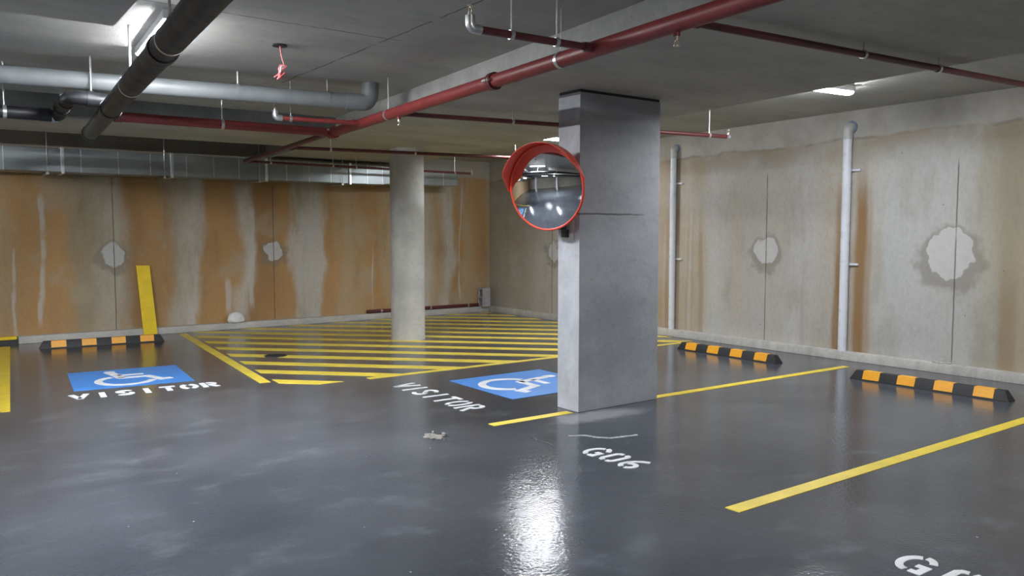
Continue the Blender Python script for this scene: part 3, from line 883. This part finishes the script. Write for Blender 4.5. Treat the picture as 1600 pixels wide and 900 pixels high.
branch('dark red branch pipe crossing the ceiling at the top right', (m.x + .05, 3.22, 2.862), (9.6, 2.77, 2.865), rods=((0.27, ZB), (0.42, ZB), (0.8, 3.25)), end='head')
m = tee(7.22)
branch('dark red branch pipe passing behind the rectangular column', (m.x + .05, 7.22, 2.832), (8.10, 6.525, 2.83), rods=((0.30, ZB), (0.46, ZB), (0.93, 3.2)), end='head')
branch('dark red branch pipe passing in front of the round column top', (4.105, 10.62, 2.795), (8.0, 9.95, 2.80), rods=((0.14, ZB), (0.45, ZB), (0.86, 3.15)), end='head')
branch('thin dark red branch pipe crossing in front of the metal duct', (4.21, 12.70, 2.765), (8.48, 12.80, 2.762), 0.02, rods=((0.09, ZB), (0.34, ZB), (0.44, ZB), (0.91, ZH - .05)), end='head')
# thick red pipe to the left
t = thing('sprinkler_side_pipe', 'thick red pipe running left from the end coupling of the main', 'pipe', (2.8, 8.98, 2.82))
bm = B(); tube(bm, [(3.90, 8.94, 2.82), (1.69, 9.013, 2.82)], 0.050, 20); obj('pipe', bm, M['red'], t, smooth=True)
bm = B(); tube(bm, [(1.73, 9.012, 2.82), (1.665, 9.014, 2.82)], 0.057, 20); obj('end_cap', bm, M['darkred'], t, smooth=True)
for xx in (2.72,):
    p = (xx, 8.94 + (3.9 - xx) * 0.033, 2.82)
    h_ = clamp(p, (1, -0.033, 0), 0.056, t, 'steel', 0.03, 'hanger_ring'); rod('hanger_rod', (p[0], p[1], 2.87), h_)

# grey drain pipe under the high ceiling
t = thing('drain_pipe', 'grey plastic drain pipe slung under the ceiling, left of the red main', 'pipe', (1.5, 8.1, 3.0))
bm = B(); tube(bm, [(-8, 9.55, 3.015), (3.70, 7.76, 2.995)], 0.079, 24); obj('pipe', bm, M['greypvc'], t, smooth=True)
bm = B(); tube(bm, bend([(3.60, 7.775, 2.995), (3.86, 7.735, 2.995), (3.87, 7.735, ZH - 0.002)], 0.10, 8), 0.087, 24); obj('elbow', bm, M['greypvc'], t, smooth=True)
for xx in (3.42, 2.56, 1.32, 0.1):
    yy = 7.76 + (3.70 - xx) * 0.153
    h_ = clamp((xx, yy, 3.0), (1, -0.153, 0), 0.083, t, 'greypvc', 0.03, 'strap')
    rod('hanger_rod', (xx, yy, 3.08), h_, ZH, 0.008)

# thick black waste pipe
t = thing('waste_pipe', 'thick black plastic waste pipe slanting down across the top left', 'pipe', (1.3, 6.0, 2.75))
Q0 = Vector((0.72, -2.0, 2.76)); Q1 = Vector((1.445, 7.98, 2.75)); Q2 = Vector((1.605, 10.03, 2.75))
def onQ(y): return Q0 + (Q1 - Q0) * ((y + 2.0) / 9.98)
qa = (Q1 - Q0).normalized()
bm = B(); tube(bm, [Q0, Q1], 0.084, 28); obj('pipe', bm, M['hdpe'], t, smooth=True)
bm = B(); tube(bm, [Q1, Q2], 0.080, 28); obj('dead_end', bm, M['dusty'], t, smooth=True)
for yy in (5.25, 7.98): clamp(onQ(yy), qa, 0.093, t, 'hdpe', 0.10, 'collar')
clamp(Q2, qa, 0.088, t, 'dusty', 0.07, 'end_cap')
for yy in (6.66, 4.98, 2.5):
    p = onQ(yy); h_ = clamp(p, qa, 0.0865, t, 'steel', 0.03, 'hanger_ring')
    rod('hanger_rod', (p.x, p.y, p.z + 0.085), h_, ZH if yy > 5.7 else ZH, 0.009)
path = bend([(1.44, 7.99, 2.815), (1.14, 8.02, 2.835), (1.13, 8.46, 2.80), (1.13, 8.74, 2.75), (0.98, 8.74, 2.75)], 0.11, 6)
bm = B(); tube(bm, path, 0.062, 20); e = obj('side_elbow', bm, M['hdpe'], t, smooth=True)
clamp((1.29, 8.005, 2.825), (1, -.1, -.06), 0.070, t, 'hdpe', 0.05, 'collar')
clamp((1.13, 8.24, 2.818), (0, 1, -.08), 0.070, t, 'hdpe', 0.05, 'collar')
clamp((1.13, 8.50, 2.793), (0, 1, -.15), 0.070, t, 'hdpe', 0.05, 'collar')
bm = B(); tube(bm, [(1.00, 8.74, 2.75), (-0.20, 8.74, 2.75)], 0.058, 20); s_ = obj('side_pipe', bm, M['hdpe'], t, smooth=True)
clamp((1.10, 8.74, 2.75), (1, 0, 0), 0.066, t, 'steel', 0.05, 'collar')
bm = B(); tube(bm, bend([(-0.22, 8.74, 2.75), (-0.37, 8.74, 2.75), (-0.93, 0.5, 2.75), (-1.1, -2.0, 2.75)], 0.16, 8), [0.062] * 0 or 0.085, 24); obj('shadow_pipe', bm, M['hdpe'], t, smooth=True)  # unseen pipe added to throw a diagonal shadow on the back wall
for xx in (0.70,):
    h_ = clamp((xx, 8.74, 2.75), (1, 0, 0), 0.0615, t, 'steel', 0.03, 'hanger_ring'); rod('hanger_rod', (xx, 8.74, 2.81), h_, ZH, 0.007)
rod('hanger_rod', (1.30, 8.02, 2.86), e, ZH, 0.007)

# ------------------------------------------------------------------ sheet metal duct along the back wall
DY0, DY1 = 13.36, 13.86
t = thing('air_duct', 'galvanised sheet metal air duct along the top of the back wall', 'duct', (2.0, 13.6, 2.53))
bm = B(); box(bm, (-7, DY0, 2.53), (6.95, DY1, 2.865)); bev(bm, 0.004, 1); obj('casing', bm, M['galv'], t)
bm = B()
hexa(bm, [(6.95, DY0, 2.545), (8.52, DY0, 2.565), (8.52, DY1, 2.565), (6.95, DY1, 2.545), (6.95, DY0, 2.85), (8.52, DY0, 2.785), (8.52, DY1, 2.785), (6.95, DY1, 2.85)])
obj('tapered_end', bm, M['galv'], t)
for xx in (1.76, 3.26, 4.75, 6.26, 0.26, -1.24):
    bm = B(); box(bm, (xx - 0.022, DY0 - 0.028, 2.505), (xx + 0.022, DY1 + 0.01, 2.885)); bev(bm, 0.003, 1); obj('flange', bm, M['flange'], t)
for xx in (1.03, 2.0, 2.5, 2.95, 3.48, 3.9, 4.3, 5.1, 5.5, 5.9, 6.6, 6.9, 7.35, 7.75, 8.2):
    bm = B(); zt = 2.867 if xx < 6.95 else 2.85 - (xx - 6.95) * 0.0414
    box(bm, (xx - 0.005, DY0 - 0.006, 2.527 if xx < 6.95 else 2.545), (xx + 0.005, DY0 + 0.004, zt)); obj('seam', bm, M['flange'], t)
for xx in (1.56, 3.14, 4.62, 6.1, 7.6):
    bm = B(); zc = 2.49 if xx < 6.9 else 2.52
    box(bm, (xx - 0.02, DY0 - 0.06, zc), (xx + 0.02, DY1 + 0.05, zc + 0.028)); h_ = obj('support_channel', bm, M['steel'], t)
    rod('hanger_rod', (xx, DY0 - 0.045, zc), h_, (ZH if xx < 4.9 else ZB) if xx < 7.5 else 3.15, 0.006)

# ------------------------------------------------------------------ white drain pipes on the right wall
def downpipe(label, y, r, ztop, straps):
    x = WX - r - 0.022
    t = thing('downpipe', label, 'pipe', (x, y, 0.112), 'white downpipes on the right wall')
    bm = B(); tube(bm, [(x, y, 0.1125), (x, y, ztop)], r, 24); obj('pipe', bm, M['pvc'], t, smooth=True)
    bm = B(); tube(bm, bend([(x, y, ztop - 0.05), (x, y, ztop + 0.105), (WX - 0.002, y, ztop + 0.105)], 0.10, 8), r * 1.12, 24); e = obj('elbow', bm, M['elbowpvc'], t, smooth=True)
    bm = B(); ring(bm, (WX - 0.009, y, ztop + 0.105), (1, 0, 0), r * 1.55, 0.016, 28); obj('wall_collar', bm, M['bluegrey'], t, smooth=True)
    for z in straps:
        bm = B(); ring(bm, (x, y, z), (0, 0, 1), r + 0.004, 0.026, 26)
        box(bm, (WX - 0.03, y - r - 0.10, z - 0.013), (WX - 0.001, y + r * 0.6, z + 0.013))
        obj('strap', bm, M['pvc'], t, smooth=True)
downpipe('white downpipe with rust stained wall beside it, nearest on the right wall', 5.905, 0.055, 2.90, (2.455, 1.245))
downpipe('white downpipe just right of the rectangular column', 8.885, 0.047, 2.875, (2.43, 1.235))

# ------------------------------------------------------------------ cord hanging from the ceiling
t = thing('hanging_cord', 'tangled pink and white cord dangling from a hole in the ceiling', 'cord', (2.49, 6.62, ZH))
X, Y = 2.49, 6.62
bm = B(); tube(bm, [(X, Y, ZH - 0.012), (X, Y, ZH + 0.0)], [0.062, 0.058], 18); obj('junction_plate', bm, M['rubber'], t, smooth=True)
def cordpath(k, seed, w):
    rnd = random.Random(seed)
    pts = [(X + 0.004 * seed % 0.01, Y, ZH - 0.01), (X + 0.012, Y, ZH - 0.09), (X + 0.035, Y - 0.004, ZH - 0.17)]
    for i in range(k):
        side = 1 if i % 2 else -1
        z = ZH - 0.15 - 0.15 * ((i * 0.618 + rnd.random() * 0.3) % 1.0)
        pts.append((X + 0.03 - (ZH - 0.15 - z) * 0.35 + side * w * (0.5 + 0.5 * rnd.random()), Y + 0.03 * (rnd.random() - 0.5), z))
    return bend(pts, 0.03, 4)
bm = B(); tube(bm, cordpath(8, 1, 0.034), 0.0048, 8); obj('cord', bm, M['cord'], t, smooth=True)
bm = B(); tube(bm, cordpath(7, 5, 0.040), 0.0045, 8); obj('cord', bm, M['cord'], t, smooth=True)
bm = B(); tube(bm, cordpath(5, 9, 0.028), 0.004, 8); o = obj('cord', bm, M['paper'], t, smooth=True); o['label'] = 'white strand of cord'

# ------------------------------------------------------------------ cracks and scratches in the floor paint
def mark(name, label, pts, w, mat):
    c = Vector(pts[len(pts) // 2])
    rnd = random.Random(len(pts))
    fine = []
    for a, b in zip(pts, pts[1:]):
        for k in range(8):
            f = k / 8
            fine.append((a[0] + (b[0] - a[0]) * f + rnd.uniform(-0.006, 0.006), a[1] + (b[1] - a[1]) * f + rnd.uniform(-0.006, 0.006)))
    fine.append(pts[-1])
    bm = B(); ribbon(bm, fine, w, lambda u, v: (u, v), -0.002, 0.0022)
    tag(obj(name, bm, M[mat], loc=(c.x, c.y, 0)), label, 'floor damage')
mark('floor_scratch', 'pale wavy scraped streak on the floor just behind the bay number G06', [(4.22, 4.96), (4.34, 4.89), (4.38, 4.78), (4.45, 4.71), (4.56, 4.68), (4.70, 4.65)], 0.035, 'scrape')
mark('floor_crack', 'dark thin crack in the floor paint left of the bay number G06', [(3.96, 5.12), (3.93, 4.98), (3.95, 4.90), (3.925, 4.79)], 0.014, 'dark')

# ------------------------------------------------------------------ the rest of the garage, seen only in the mirror
for y_, lab in ((3.6, 'grey concrete column reflected in the round mirror, nearer the viewer'), (9.4, 'grey concrete column reflected in the round mirror, nearer the back wall')):
    bm = B(); box(bm, (-6.9, y_ - 0.15, 0), (-5.9, y_ + 0.15, ZB)); bev(bm, 0.014, 2)
    tag(obj('rectangular_column', bm, M['column'], smooth=True, loc=(-6.4, y_, 0)), lab, 'column')
lamp('batten light far to the left, reflected in the round mirror', (-5.0, 6.6), 86, 1.3, 3.2)
